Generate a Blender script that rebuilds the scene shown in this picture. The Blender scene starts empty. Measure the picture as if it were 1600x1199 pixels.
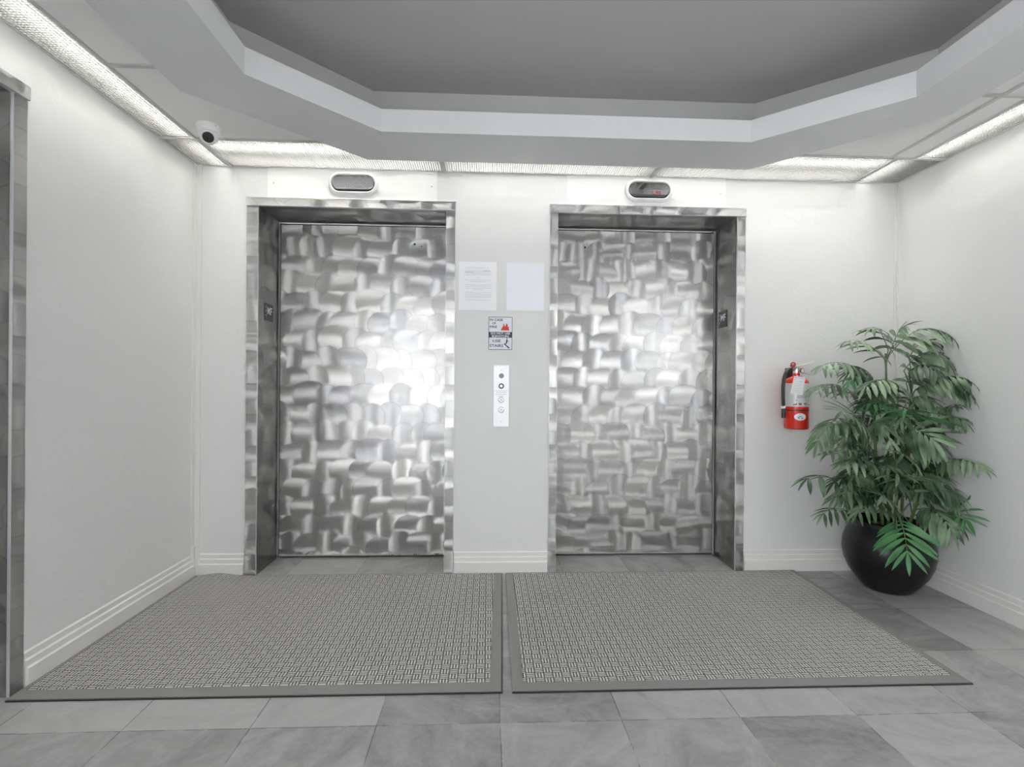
import bpy, bmesh, math, random
import numpy as np
from mathutils import Vector, Matrix
S = bpy.context.scene
C = S.collection

# ------------------------------------------------------------------ camera
CAM_LOC = Vector((0.0, -3.01966, 1.09783))
YAW, PITCH, ROLL, FPX = 0.045852, 0.000183, 0.007292, 813.19
fwd = Vector((math.sin(YAW)*math.cos(PITCH), math.cos(YAW)*math.cos(PITCH), math.sin(PITCH)))
r0 = Vector((math.cos(YAW), -math.sin(YAW), 0)); u0 = r0.cross(fwd)
rt = r0*math.cos(ROLL) + u0*math.sin(ROLL)
up = -r0*math.sin(ROLL) + u0*math.cos(ROLL)
cd = bpy.data.cameras.new('camera'); cam = bpy.data.objects.new('camera', cd); C.objects.link(cam)
cd.sensor_fit = 'HORIZONTAL'; cd.sensor_width = 36.0; cd.lens = FPX*36/1600
cd.clip_start = 0.02; cd.clip_end = 200
m = Matrix((rt, up, -fwd)).transposed().to_4x4(); m.translation = CAM_LOC
cam.matrix_world = m
S.camera = cam

# ------------------------------------------------------------------ daylight outside, exposure
wd = bpy.data.worlds.new('world'); S.world = wd; wd.use_nodes = True
bg = wd.node_tree.nodes['Background']
bg.inputs[0].default_value = (0.95, 0.975, 1.0, 1); bg.inputs[1].default_value = 8.6
TUBE = 47.0
REAR_LAMP = 9.0
S.view_settings.view_transform = 'Standard'; S.view_settings.look = 'None'
S.view_settings.gamma = 1.0; S.view_settings.use_curve_mapping = False
S.view_settings.exposure = 0.48

# room numbers (metres)
XL, XR, H = -1.655, 2.447, 2.32
YR = -6.6          # rear wall of the lobby, behind the camera
T = 0.3965         # floor tile

# ------------------------------------------------------------------ materials
def new_mat(name):
    mt = bpy.data.materials.new(name); mt.use_nodes = True
    nt = mt.node_tree; b = nt.nodes['Principled BSDF']
    return mt, nt, b
def N(nt, t, **k):
    n = nt.nodes.new(t)
    for a, v in k.items():
        if a.startswith('i_'): n.inputs[int(a[2:])].default_value = v
        else: setattr(n, a, v)
    return n
def math_n(nt, op, a, b=None, c=None):
    n = nt.nodes.new('ShaderNodeMath'); n.operation = op
    for i, v in enumerate((a, b, c)):
        if v is None: continue
        if isinstance(v, (int, float)): n.inputs[i].default_value = v
        else: nt.links.new(v, n.inputs[i])
    return n.outputs[0]
def plain(name, col, rough=0.5, metal=0.0, spec=0.5, coat=0.0, emit=None, es=0):
    mt, nt, b = new_mat(name)
    b.inputs['Base Color'].default_value = (*col, 1); b.inputs['Roughness'].default_value = rough
    b.inputs['Metallic'].default_value = metal; b.inputs['Specular IOR Level'].default_value = spec
    b.inputs['Coat Weight'].default_value = coat
    if emit: b.inputs['Emission Color'].default_value = (*emit, 1); b.inputs['Emission Strength'].default_value = es
    return mt
def ramp(nt, fac, stops):
    n = nt.nodes.new('ShaderNodeValToRGB'); e = n.color_ramp.elements
    e[0].position = stops[0][0]; e[0].color = (*stops[0][1], 1)
    e[1].position = stops[-1][0]; e[1].color = (*stops[-1][1], 1)
    for p, c in stops[1:-1]:
        x = e.new(p); x.color = (*c, 1)
    nt.links.new(fac, n.inputs[0]); return n.outputs[0]
def painted(name, col, rough=0.5, bump=0.3, scale=14):
    mt, nt, b = new_mat(name)
    tc = N(nt, 'ShaderNodeTexCoord')
    n1 = N(nt, 'ShaderNodeTexNoise'); n1.inputs['Scale'].default_value = scale; n1.inputs['Detail'].default_value = 4; n1.inputs['Roughness'].default_value = .55
    n2 = N(nt, 'ShaderNodeTexNoise'); n2.inputs['Scale'].default_value = 1.1; n2.inputs['Detail'].default_value = 3
    n3 = N(nt, 'ShaderNodeTexVoronoi'); n3.inputs['Scale'].default_value = scale*1.1; n3.inputs['Randomness'].default_value = 1
    for n in (n1, n2, n3): nt.links.new(tc.outputs['Object'], n.inputs['Vector'])
    # knock-down texture: sparse raised crumbs
    cr = ramp(nt, n1.outputs['Fac'], [(0.56, (0, 0, 0)), (0.66, (1, 1, 1))])
    cb = N(nt, 'ShaderNodeBump'); cb.inputs['Strength'].default_value = bump; cb.inputs['Distance'].default_value = 0.0016
    nt.links.new(cr, cb.inputs['Height']); nt.links.new(cb.outputs[0], b.inputs['Normal'])
    c = ramp(nt, n2.outputs['Fac'], [(0.3, tuple(x*0.965 for x in col)), (0.7, col)])
    nt.links.new(c, b.inputs['Base Color']); b.inputs['Roughness'].default_value = rough
    return mt

M = {}
M['wall'] = painted('wall_paint', (0.71, 0.71, 0.702), 0.42)
M['base'] = plain('baseboard_paint', (0.70, 0.69, 0.67), 0.4)
M['ceil'] = painted('ceiling_tile', (0.88, 0.88, 0.87), 0.8, 0.3, 60)
M['ring'] = painted('soffit_paint', (0.72, 0.722, 0.728), 0.7, 0.5, 10)
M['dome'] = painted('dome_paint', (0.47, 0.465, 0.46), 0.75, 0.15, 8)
M['grid'] = plain('grid_metal', (0.55, 0.55, 0.54), 0.5)
M['cavity'] = plain('lamp_housing_white', (0.72, 0.72, 0.70), 0.6)
M['louver'] = plain('louver_plastic', (0.21, 0.21, 0.205), 0.45)
M['tube'] = plain('fluorescent_tube', (0.9, 0.9, 0.9), 0.4, emit=(1.0, 0.985, 0.94), es=TUBE)
M['white'] = plain('white_enamel', (0.80, 0.80, 0.78), 0.35)
M['paper'] = plain('paper', (0.84, 0.84, 0.87), 0.6)
M['sleeve'] = plain('laminated_paper', (0.82, 0.83, 0.88), 0.15)
M['ink'] = plain('grey_print', (0.33, 0.33, 0.36), 0.7)
M['black'] = plain('black_plastic', (0.018, 0.018, 0.02), 0.4)
M['blackprint'] = plain('black_print', (0.03, 0.035, 0.05), 0.5)
M['signwhite'] = plain('sign_white', (0.72, 0.72, 0.77), 0.35)
M['redprint'] = plain('red_print', (0.55, 0.03, 0.02), 0.5)
M['red'] = plain('red_enamel', (0.62, 0.022, 0.008), 0.25, coat=0.4)
M['label'] = plain('silver_label', (0.60, 0.60, 0.59), 0.3)
M['chrome'] = plain('chrome', (0.8, 0.8, 0.8), 0.18, 1.0)
M['satin'] = plain('satin_steel', (0.74, 0.75, 0.78), 0.48, 1.0)
M['rubber'] = plain('hose_rubber', (0.03, 0.03, 0.032), 0.5)
M['worn'] = plain('worn_primer', (0.42, 0.40, 0.36), 0.7)
M['glass'] = plain('dark_glass', (0.33, 0.33, 0.35), 0.04, 1.0)
M['led'] = plain('red_led', (0.2, 0.02, 0.02), 0.4, emit=(1.0, 0.1, 0.08), es=0.35)
M['lens'] = plain('camera_lens_glass', (0.02, 0.02, 0.022), 0.08, spec=0.6)
M['pot'] = plain('black_glazed_pot', (0.006, 0.006, 0.007), 0.33, spec=0.4)
M['soil'] = painted('dark_moss', (0.05, 0.045, 0.03), 0.9, 1.0, 60)
M['matborder'] = painted('mat_rubber', (0.22, 0.217, 0.213), 0.75, 0.4, 90)
M['stem'] = plain('palm_stem', (0.10, 0.15, 0.035), 0.5)

def leaf_mat(name, c1, c2, rough=.42):
    mt, nt, b = new_mat(name)
    tc = N(nt, 'ShaderNodeTexCoord')
    n = N(nt, 'ShaderNodeTexNoise'); n.inputs['Scale'].default_value = 9; n.inputs['Detail'].default_value = 2
    nt.links.new(tc.outputs['Object'], n.inputs['Vector'])
    nt.links.new(ramp(nt, n.outputs['Fac'], [(0.35, c1), (0.65, c2)]), b.inputs['Base Color'])
    b.inputs['Roughness'].default_value = rough; b.inputs['Specular IOR Level'].default_value = .42
    b.inputs['Subsurface Weight'].default_value = 0.0
    return mt
M['leaf'] = leaf_mat('palm_leaf', (0.022, 0.06, 0.025), (0.18, 0.28, 0.16), .34)
M['leafb'] = leaf_mat('palm_leaf_bright', (0.04, 0.15, 0.05), (0.09, 0.25, 0.10), .33)
M['leafd'] = leaf_mat('palm_leaf_dark', (0.018, 0.045, 0.02), (0.05, 0.10, 0.05))

def slate():
    mt, nt, b = new_mat('slate_tiles')
    tc = N(nt, 'ShaderNodeTexCoord'); sp = N(nt, 'ShaderNodeSeparateXYZ')
    # slightly wavering joints
    wn = N(nt, 'ShaderNodeTexNoise'); wn.inputs['Scale'].default_value = 6
    nt.links.new(tc.outputs['Object'], wn.inputs['Vector'])
    nt.links.new(tc.outputs['Object'], sp.inputs[0])
    wob = math_n(nt, 'MULTIPLY', math_n(nt, 'SUBTRACT', wn.outputs['Fac'], .5), .004)
    gx = math_n(nt, 'DIVIDE', math_n(nt, 'ADD', math_n(nt, 'SUBTRACT', sp.outputs[0], 0.0475), wob), T)
    gy = math_n(nt, 'DIVIDE', math_n(nt, 'ADD', math_n(nt, 'SUBTRACT', sp.outputs[1], -0.142), wob), 0.3985)
    fx, fy = math_n(nt, 'FLOOR', gx), math_n(nt, 'FLOOR', gy)
    def edge(g):
        f = math_n(nt, 'FRACT', g); return math_n(nt, 'MINIMUM', f, math_n(nt, 'SUBTRACT', 1, f))
    e = math_n(nt, 'MINIMUM', edge(gx), edge(gy))
    joint = math_n(nt, 'LESS_THAN', e, 0.0050)
    cmb = N(nt, 'ShaderNodeCombineXYZ'); nt.links.new(fx, cmb.inputs[0]); nt.links.new(fy, cmb.inputs[1])
    wh = N(nt, 'ShaderNodeTexWhiteNoise'); wh.noise_dimensions = '3D'; nt.links.new(cmb.outputs[0], wh.inputs['Vector'])
    # cleft pattern, its own direction on each tile
    rot = N(nt, 'ShaderNodeVectorRotate'); rot.rotation_type = 'Z_AXIS'
    nt.links.new(tc.outputs['Object'], rot.inputs['Vector'])
    nt.links.new(math_n(nt, 'MULTIPLY', wh.outputs['Value'], 6.28), rot.inputs['Angle'])
    mp = N(nt, 'ShaderNodeMapping'); mp.inputs['Scale'].default_value = (1.7, 3.2, 1)
    nt.links.new(rot.outputs[0], mp.inputs['Vector'])
    add = N(nt, 'ShaderNodeVectorMath', operation='ADD'); nt.links.new(mp.outputs[0], add.inputs[0])
    sc = N(nt, 'ShaderNodeVectorMath', operation='SCALE'); sc.inputs['Scale'].default_value = 20
    nt.links.new(wh.outputs['Color'], sc.inputs[0]); nt.links.new(sc.outputs[0], add.inputs[1])
    n1 = N(nt, 'ShaderNodeTexNoise'); n1.inputs['Scale'].default_value = 2.2; n1.inputs['Detail'].default_value = 9; n1.inputs['Roughness'].default_value = .62; n1.inputs['Distortion'].default_value = .8
    nt.links.new(add.outputs[0], n1.inputs['Vector'])
    n2 = N(nt, 'ShaderNodeTexNoise'); n2.inputs['Scale'].default_value = 45; n2.inputs['Detail'].default_value = 6
    nt.links.new(tc.outputs['Object'], n2.inputs['Vector'])
    v = math_n(nt, 'ADD', math_n(nt, 'MULTIPLY', n1.outputs['Fac'], .66), math_n(nt, 'MULTIPLY', n2.outputs['Fac'], .16))
    v = math_n(nt, 'ADD', v, math_n(nt, 'MULTIPLY', wh.outputs['Value'], .30))
    col = ramp(nt, v, [(0.32, (0.17, 0.172, 0.172)), (0.48, (0.28, 0.28, 0.280)), (0.60, (0.345, 0.345, 0.345)), (0.82, (0.42, 0.419, 0.415))])
    gl = math_n(nt, 'GREATER_THAN', n1.outputs['Fac'], .52)
    mx = N(nt, 'ShaderNodeMix', data_type='RGBA')
    nt.links.new(math_n(nt, 'MULTIPLY', joint, .8), mx.inputs[0]); nt.links.new(col, mx.inputs[6])
    gc = N(nt, 'ShaderNodeMix', data_type='RGBA'); gc.inputs[6].default_value = (.09, .09, .085, 1); gc.inputs[7].default_value = (.30, .30, .285, 1)
    nt.links.new(gl, gc.inputs[0]); nt.links.new(gc.outputs[2], mx.inputs[7])
    nt.links.new(mx.outputs[2], b.inputs['Base Color'])
    bu = N(nt, 'ShaderNodeBump'); bu.inputs['Strength'].default_value = .5; bu.inputs['Distance'].default_value = .004
    h = math_n(nt, 'SUBTRACT', math_n(nt, 'ADD', n1.outputs['Fac'], math_n(nt, 'MULTIPLY', n2.outputs['Fac'], .12)), math_n(nt, 'MULTIPLY', joint, .3))
    nt.links.new(h, bu.inputs['Height']); nt.links.new(bu.outputs[0], b.inputs['Normal'])
    b.inputs['Roughness'].default_value = .5
    return mt
M['slate'] = slate()

def carpet():
    mt, nt, b = new_mat('basket_weave_carpet')
    tc = N(nt, 'ShaderNodeTexCoord'); sp = N(nt, 'ShaderNodeSeparateXYZ'); nt.links.new(tc.outputs['Object'], sp.inputs[0])
    Cc = .0335
    nz = N(nt, 'ShaderNodeTexNoise'); nz.inputs['Scale'].default_value = 260; nz.inputs['Detail'].default_value = 3; nt.links.new(tc.outputs['Object'], nz.inputs['Vector'])
    wv = math_n(nt, 'MULTIPLY', math_n(nt, 'SUBTRACT', nz.outputs['Fac'], .5), .10)
    gx = math_n(nt, 'ADD', math_n(nt, 'DIVIDE', sp.outputs[0], Cc), wv); gy = math_n(nt, 'ADD', math_n(nt, 'DIVIDE', sp.outputs[1], Cc), wv)
    par = math_n(nt, 'MODULO', math_n(nt, 'ADD', math_n(nt, 'ADD', math_n(nt, 'FLOOR', gx), math_n(nt, 'FLOOR', gy)), 2000), 2)
    def tri(g, k):
        f = math_n(nt, 'FRACT', math_n(nt, 'MULTIPLY', g, k)); return math_n(nt, 'MULTIPLY', math_n(nt, 'MINIMUM', f, math_n(nt, 'SUBTRACT', 1, f)), 2)
    rx, ry = tri(gx, 3), tri(gy, 3)      # ribs
    ex, ey = tri(gx, 1), tri(gy, 1)      # cell borders
    mr = N(nt, 'ShaderNodeMix', data_type='FLOAT'); nt.links.new(par, mr.inputs[0]); nt.links.new(rx, mr.inputs[2]); nt.links.new(ry, mr.inputs[3])
    me = N(nt, 'ShaderNodeMix', data_type='FLOAT'); nt.links.new(par, me.inputs[0]); nt.links.new(ey, me.inputs[2]); nt.links.new(ex, me.inputs[3])
    rib = math_n(nt, 'MINIMUM', math_n(nt, 'MULTIPLY', mr.outputs[0], 1.25), math_n(nt, 'MULTIPLY', me.outputs[0], 5))
    rib = math_n(nt, 'MINIMUM', rib, 1)
    n2 = N(nt, 'ShaderNodeTexNoise'); n2.inputs['Scale'].default_value = 500; n2.inputs['Detail'].default_value = 2; nt.links.new(tc.outputs['Object'], n2.inputs['Vector'])
    v = math_n(nt, 'ADD', math_n(nt, 'MULTIPLY', rib, .8), math_n(nt, 'MULTIPLY', math_n(nt, 'SUBTRACT', n2.outputs['Fac'], .5), .7))
    col = ramp(nt, v, [(0.0, (0.035, 0.035, 0.034)), (0.30, (0.17, 0.169, 0.165)), (0.55, (0.53, 0.525, 0.51)), (1.0, (0.72, 0.715, 0.695))])
    nt.links.new(col, b.inputs['Base Color']); b.inputs['Roughness'].default_value = .95; b.inputs['Specular IOR Level'].default_value = .1
    bu = N(nt, 'ShaderNodeBump'); bu.inputs['Strength'].default_value = .9; bu.inputs['Distance'].default_value = .004
    nt.links.new(rib, bu.inputs['Height']); nt.links.new(bu.outputs[0], b.inputs['Normal'])
    return mt
M['carpet'] = carpet()

def swirl(name, base=(0.52, 0.52, 0.527)):
    """ground stainless: the scratch direction comes from the sheet's own grinding pattern"""
    mt, nt, b = new_mat(name)
    b.inputs['Metallic'].default_value = 1.0
    at = N(nt, 'ShaderNodeAttribute', attribute_name='scratch')
    ag = N(nt, 'ShaderNodeAttribute', attribute_name='grind')
    vt = N(nt, 'ShaderNodeVectorTransform', vector_type='VECTOR', convert_from='OBJECT', convert_to='WORLD')
    nt.links.new(at.outputs['Vector'], vt.inputs[0]); nt.links.new(vt.outputs[0], b.inputs['Tangent'])
    b.inputs['Anisotropic'].default_value = 0.86
    sg = N(nt, 'ShaderNodeSeparateColor'); nt.links.new(ag.outputs['Color'], sg.inputs[0])
    nt.links.new(math_n(nt, 'ADD', .31, math_n(nt, 'MULTIPLY', sg.outputs[0], .08)), b.inputs['Roughness'])
    c = ramp(nt, sg.outputs[1], [(0, (base[0]*.80, base[1]*.80, base[2]*.82)), (1, (base[0]*1.14, base[1]*1.12, base[2]*1.06))])  # disc tone; its warm end paints cream reflections into the base colour
    nt.links.new(c, b.inputs['Base Color'])
    tc = N(nt, 'ShaderNodeTexCoord')
    n = N(nt, 'ShaderNodeTexNoise'); n.inputs['Scale'].default_value = 3; n.inputs['Detail'].default_value = 2
    nt.links.new(tc.outputs['Object'], n.inputs['Vector'])
    bu = N(nt, 'ShaderNodeBump'); bu.inputs['Strength'].default_value = .08; bu.inputs['Distance'].default_value = .01
    nt.links.new(n.outputs['Fac'], bu.inputs['Height']); nt.links.new(bu.outputs[0], b.inputs['Normal'])
    return mt
M['steel'] = swirl('swirl_ground_steel')
M['jamb'] = swirl('shaded_ground_steel', (0.27, 0.27, 0.265))  # same steel as the doors, with dark reflections put into the base colour

# ------------------------------------------------------------------ mesh helpers
class MB:
    def __init__(s): s.v = []; s.f = []; s.sm = False
    def add(s, vs, fs):
        o = len(s.v); s.v += [tuple(v) for v in vs]; s.f += [tuple(i+o for i in f) for f in fs]; return s
    def box(s, x0, x1, y0, y1, z0, z1):
        return s.add([(x0,y0,z0),(x1,y0,z0),(x1,y1,z0),(x0,y1,z0),(x0,y0,z1),(x1,y0,z1),(x1,y1,z1),(x0,y1,z1)],
                     [(0,3,2,1),(4,5,6,7),(0,1,5,4),(1,2,6,5),(2,3,7,6),(3,0,4,7)])
    def prism(s, poly, axis, a, b):
        """poly: 2-D outline; axis: 'y' extrudes (x,z) outline from y=a to y=b; 'z' extrudes (x,y); 'x' extrudes (y,z)"""
        n = len(poly)
        def P(p, t): return {'y': (p[0], t, p[1]), 'z': (p[0], p[1], t), 'x': (t, p[0], p[1])}[axis]
        vs = [P(p, a) for p in poly] + [P(p, b) for p in poly]
        fs = [tuple(range(n))[::-1], tuple(range(n, 2*n))] + [(i, (i+1) % n, n+(i+1) % n, n+i) for i in range(n)]
        return s.add(vs, fs)
    def lathe(s, prof, c, axis=Vector((0, 0, 1)), seg=40):
        axis = Vector(axis).normalized(); t = axis.orthogonal().normalized(); w = axis.cross(t)
        vs = []; fs = []
        for r, h in prof:
            for k in range(seg):
                a = 2*math.pi*k/seg
                vs.append(Vector(c)+axis*h+(t*math.cos(a)+w*math.sin(a))*r)
        for i in range(len(prof)-1):
            for k in range(seg):
                k2 = (k+1) % seg
                fs.append((i*seg+k, i*seg+k2, (i+1)*seg+k2, (i+1)*seg+k))
        if prof[0][0] > 1e-5: fs.append(tuple(range(seg))[::-1])
        if prof[-1][0] > 1e-5: fs.append(tuple((len(prof)-1)*seg+k for k in range(seg)))
        return s.add(vs, fs)
    def tube(s, pts, r, seg=10):
        pts = [Vector(p) for p in pts]; n = len(pts)
        rs = r if isinstance(r, (list, tuple)) else [r]*n
        vs = []; fs = []; pt = None
        for i, p in enumerate(pts):
            d = (pts[min(i+1, n-1)]-pts[max(i-1, 0)]).normalized()
            if pt is None: t = d.orthogonal().normalized()
            else: t = (pt-d*pt.dot(d)).normalized()
            pt = t; w = d.cross(t)
            for k in range(seg):
                a = 2*math.pi*k/seg; vs.append(p+(t*math.cos(a)+w*math.sin(a))*rs[i])
        for i in range(n-1):
            for k in range(seg):
                k2 = (k+1) % seg; fs.append((i*seg+k, i*seg+k2, (i+1)*seg+k2, (i+1)*seg+k))
        fs.append(tuple(range(seg))[::-1]); fs.append(tuple((n-1)*seg+k for k in range(seg)))
        return s.add(vs, fs)
def link_mesh(name, me, mat, parent=None):
    o = bpy.data.objects.new(name, me)
    if mat and not me.materials: me.materials.append(mat)
    C.objects.link(o)
    if parent is not None:
        o.parent = parent
        wl = Vector((0, 0, 0)); p = parent
        while p is not None: wl += p.location; p = p.parent
        me.transform(Matrix.Translation(-wl))
    return o
def obj(name, mb, mat, parent=None, smooth=False, bevel=0.0, weld=True):
    me = bpy.data.meshes.new(name); me.from_pydata([tuple(v) for v in mb.v], [], mb.f)
    bm = bmesh.new(); bm.from_mesh(me)
    if weld: bmesh.ops.remove_doubles(bm, verts=bm.verts, dist=1e-6)
    bmesh.ops.recalc_face_normals(bm, faces=bm.faces)
    if bevel > 0:
        es = [e for e in bm.edges if len(e.link_faces) == 2 and e.calc_face_angle(0) > 0.6]
        bmesh.ops.bevel(bm, geom=es, offset=bevel, segments=2, affect='EDGES', profile=.6)
    bm.to_mesh(me); bm.free()
    if smooth:
        for p in me.polygons: p.use_smooth = True
        me.set_sharp_from_angle(angle=math.radians(38))
    return link_mesh(name, me, mat, parent)
def tag(o, label, cat=None, group=None, kind=None):
    if label: o['label'] = label
    if cat: o['category'] = cat
    if group: o['group'] = group
    if kind: o['kind'] = kind
    return o
def thing(name, loc, label, cat, group=None, kind=None):
    o = bpy.data.objects.new(name, None); C.objects.link(o); o.location = loc; o.empty_display_size = .1
    return tag(o, label, cat, group, kind)
def text_mesh(s, size, w=None, bold=0.0):
    """flat text as (verts, faces) in x,y centred at 0"""
    c = bpy.data.curves.new('t', 'FONT'); c.body = s; c.size = size; c.align_x = 'CENTER'; c.align_y = 'CENTER'; c.offset = bold; c.resolution_u = 3
    o = bpy.data.objects.new('t', c); C.objects.link(o)
    dg = bpy.context.evaluated_depsgraph_get(); dg.update()
    me = bpy.data.meshes.new_from_object(o.evaluated_get(dg))
    vs = [v.co.copy() for v in me.vertices]; fs = [tuple(p.vertices) for p in me.polygons]
    bpy.data.objects.remove(o); bpy.data.curves.remove(c); bpy.data.meshes.remove(me)
    x0 = min(v.x for v in vs); x1 = max(v.x for v in vs); k = (w/(x1-x0)) if w else 1
    xm = (x0+x1)/2; ym = (min(v.y for v in vs)+max(v.y for v in vs))/2
    return [((v.x-xm)*k, v.y-ym) for v in vs], fs
def put_text(mb, s, size, c, U, V, w=None, bold=0.0):
    vs, fs = text_mesh(s, size, w, bold); c, U, V = Vector(c), Vector(U), Vector(V)
    mb.add([c+U*x+V*y for x, y in vs], fs)

def steel_sheet(name, O, U, V, w, h, parent, seed, pitch=0.116, rad=0.078, res=0.0034, label=None, swap=False, narrow=False):
    """a flat sheet of stainless whose overlapping disc-ground patches are stored as scratch directions"""
    rng = np.random.default_rng(seed)
    nu, nv = max(2, int(round(w/res))), max(2, int(round(h/res)))
    uu = np.linspace(0, w, nu+1); vv = np.linspace(0, h, nv+1)
    X, Y = np.meshgrid(uu, vv)
    ang = np.zeros_like(X); gr = np.full_like(X, .5); tone = np.full_like(X, .5)
    nr = int(math.ceil(h/pitch))+2; nc = int(math.ceil(w/pitch))+2 if not narrow else 1
    rows = list(range(-1, nr))
    rows = rows[::-1]
    for j in rows:
        order = list(range(-1, nc)) if not narrow else [0]
        if rng.random() < .3: order = order[::-1]
        for i in order:
            cx = (i+.5)*pitch+rng.normal(0, .009)+(pitch*.35 if j % 2 else 0) if not narrow else w/2+rng.normal(0, w*.2)
            cy = (j+.5)*pitch+rng.normal(0, .008)
            typ = (i+j) % 2
            if rng.random() < .07: typ = 1-typ
            r = rad*(.92+.2*rng.random())
            hw = r*(.25 if typ else .1)           # short stroke of the grinder makes a rounded lozenge
            dx = np.abs(X-cx)-(hw if typ else 0); dy = np.abs(Y-cy)-(0 if typ else hw)
            d = np.hypot(np.maximum(dx, 0), np.maximum(dy, 0))
            msk = d < r
            k = rng.uniform(1.4, 2.1)*rng.choice([-1, 1]); off = rng.normal(0, .42)
            if typ: a = off+k*(Y-cy)/r+.12*(X-cx)/r
            else: a = off+k*(X-cx)/r*1.15+.10*(Y-cy)/r
            ang = np.where(msk, a, ang)
            gr = np.where(msk, rng.random()*.8+.2*np.clip(d/r, 0, 1), gr)
            tone = np.where(msk, rng.random()*.75+.25-.55*np.clip((d/r-.90)/.08, 0, 1), tone)
    U, V, O = Vector(U), Vector(V), Vector(O)
    Un, Vn, On = np.array(U), np.array(V), np.array(O)
    if parent is not None:
        wl = Vector((0, 0, 0)); p = parent
        while p is not None: wl += p.location; p = p.parent
        On = On-np.array(wl)
    co = On+X[..., None]*Un+Y[..., None]*Vn
    tv = np.cos(ang)[..., None]*Un+np.sin(ang)[..., None]*Vn
    idx = np.arange((nu+1)*(nv+1)).reshape(nv+1, nu+1)
    q = np.stack([idx[:-1, :-1], idx[:-1, 1:], idx[1:, 1:], idx[1:, :-1]], -1).reshape(-1, 4)
    me = bpy.data.meshes.new(name)
    me.vertices.add(co.size//3); me.vertices.foreach_set('co', co.reshape(-1).astype(np.float32))
    me.loops.add(q.size); me.loops.foreach_set('vertex_index', q.reshape(-1).astype(np.int32))
    me.polygons.add(len(q)); me.polygons.foreach_set('loop_start', np.arange(0, q.size, 4, dtype=np.int32))
    me.update(calc_edges=True); me.validate()
    a = me.attributes.new('scratch', 'FLOAT_VECTOR', 'POINT'); a.data.foreach_set('vector', tv.reshape(-1).astype(np.float32))
    g = me.attributes.new('grind', 'FLOAT_COLOR', 'POINT')
    g.data.foreach_set('color', np.stack([gr, tone, tone*0, tone*0+1], -1).reshape(-1).astype(np.float32))
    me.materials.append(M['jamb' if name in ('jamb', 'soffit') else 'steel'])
    o = bpy.data.objects.new(name, me); C.objects.link(o)
    if parent is not None: o.parent = parent
    if label: o['label'] = label
    return o

# ================================================================== THE SETTING
def struct(name, mb, mat, label, **k):
    o = obj(name, mb, mat, **k); return tag(o, label, None, None, 'structure')
WT = 2.66
OPEN = [(-1.306, -0.248), (0.400, 1.463)]      # lift openings in the back wall
HD = 2.093                                      # head height of the openings
ND = 0.28                                       # depth of the niches
w = MB()
w.box(XL-.12, OPEN[0][0]-.002, 0, ND+.1, 0, WT).box(OPEN[0][1]+.002, OPEN[1][0]-.002, 0, ND+.1, 0, WT).box(OPEN[1][1]+.002, XR+.12, 0, ND+.1, 0, WT)
for a, b in OPEN: w.box(a-.002, b+.002, 0, ND+.1, HD+.002, WT)
struct('wall_back', w, M['wall'], 'pale grey textured wall with the two lift doorways', weld=False)
WY0, WY1, WZ0, WZ1 = -6.3, -3.7, .25, 2.2         # unseen left-wall window, added for daylight fill and the left door's glow
RY0, RY1 = -4.3, -2.9                           # unseen right-wall window, added to brighten the left wall
LY0, LY1 = -2.24, -1.145                        # third lift, in the left wall
w = MB().box(XL-.4, XL, LY1+.002, 0, 0, WT).box(XL-.4, XL, WY1, LY0-.002, 0, WT).box(XL-.4, XL, YR, WY0, 0, WT).box(XL-.4, XL, WY0, WY1, 0, WZ0).box(XL-.4, XL, WY0, WY1, WZ1, WT).box(XL-.4, XL, LY0-.002, LY1+.002, HD+.002, WT)
struct('wall_left', w, M['wall'], 'pale grey textured side wall left of the lifts', weld=False)
struct('wall_right', MB().box(XR, XR+.12, RY1, 0, 0, WT).box(XR, XR+.12, YR, RY0, 0, WT).box(XR, XR+.12, RY0, RY1, 0, 1.2).box(XR, XR+.12, RY0, RY1, WZ1, WT), M['wall'], 'pale grey textured side wall behind the potted palm', weld=False)
w = MB()
for y in (WY0, -5.25, -4.2, WY1-.05): w.box(XL-.38, XL-.33, y, y+.05, WZ0, WZ1)
w.box(XL-.38, XL-.33, WY0, WY1, WZ1-.05, WZ1).box(XL-.38, XL-.33, WY0, WY1, WZ0, WZ0+.05)
struct('fill_window_2', w, M['satin'], 'metal frame of the unseen side window added for daylight', weld=False)
w = MB()
for y in (RY0, (RY0+RY1)/2, RY1-.05): w.box(XR+.03, XR+.08, y, y+.05, 1.2, WZ1)
struct('fill_window_3', w, M['satin'], 'metal mullions of the unseen window added in the right wall for daylight', weld=False)
# rear wall; its narrow opening is added for the glow in the left door
EX0, EX1, EZ0, EZ1 = -1.62, -1.26, 0.06, 2.20
w = MB().box(XL, EX0, YR-.12, YR, 0, WT).box(EX1, XR, YR-.12, YR, 0, WT).box(EX0, EX1, YR-.12, YR, EZ1, WT).box(EX0, EX1, YR-.12, YR, 0, EZ0)
struct('wall_rear', w, M['wall'], 'pale wall with an unseen opening added for daylight', weld=False)
w = MB()
for x in (EX0, EX1-.05): w.box(x, x+.05, YR-.1, YR-.04, EZ0, EZ1)
w.box(EX0+.05, EX1-.05, YR-.1, YR-.04, EZ1-.05, EZ1)
struct('fill_window_1', w, M['satin'], 'metal frame of the unseen opening added for daylight', weld=False)
struct('floor', MB().box(XL-.4, XR+.12, YR-.12, ND+.1, -.1, 0), M['slate'], 'grey slate tile floor laid in a square grid')

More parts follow.
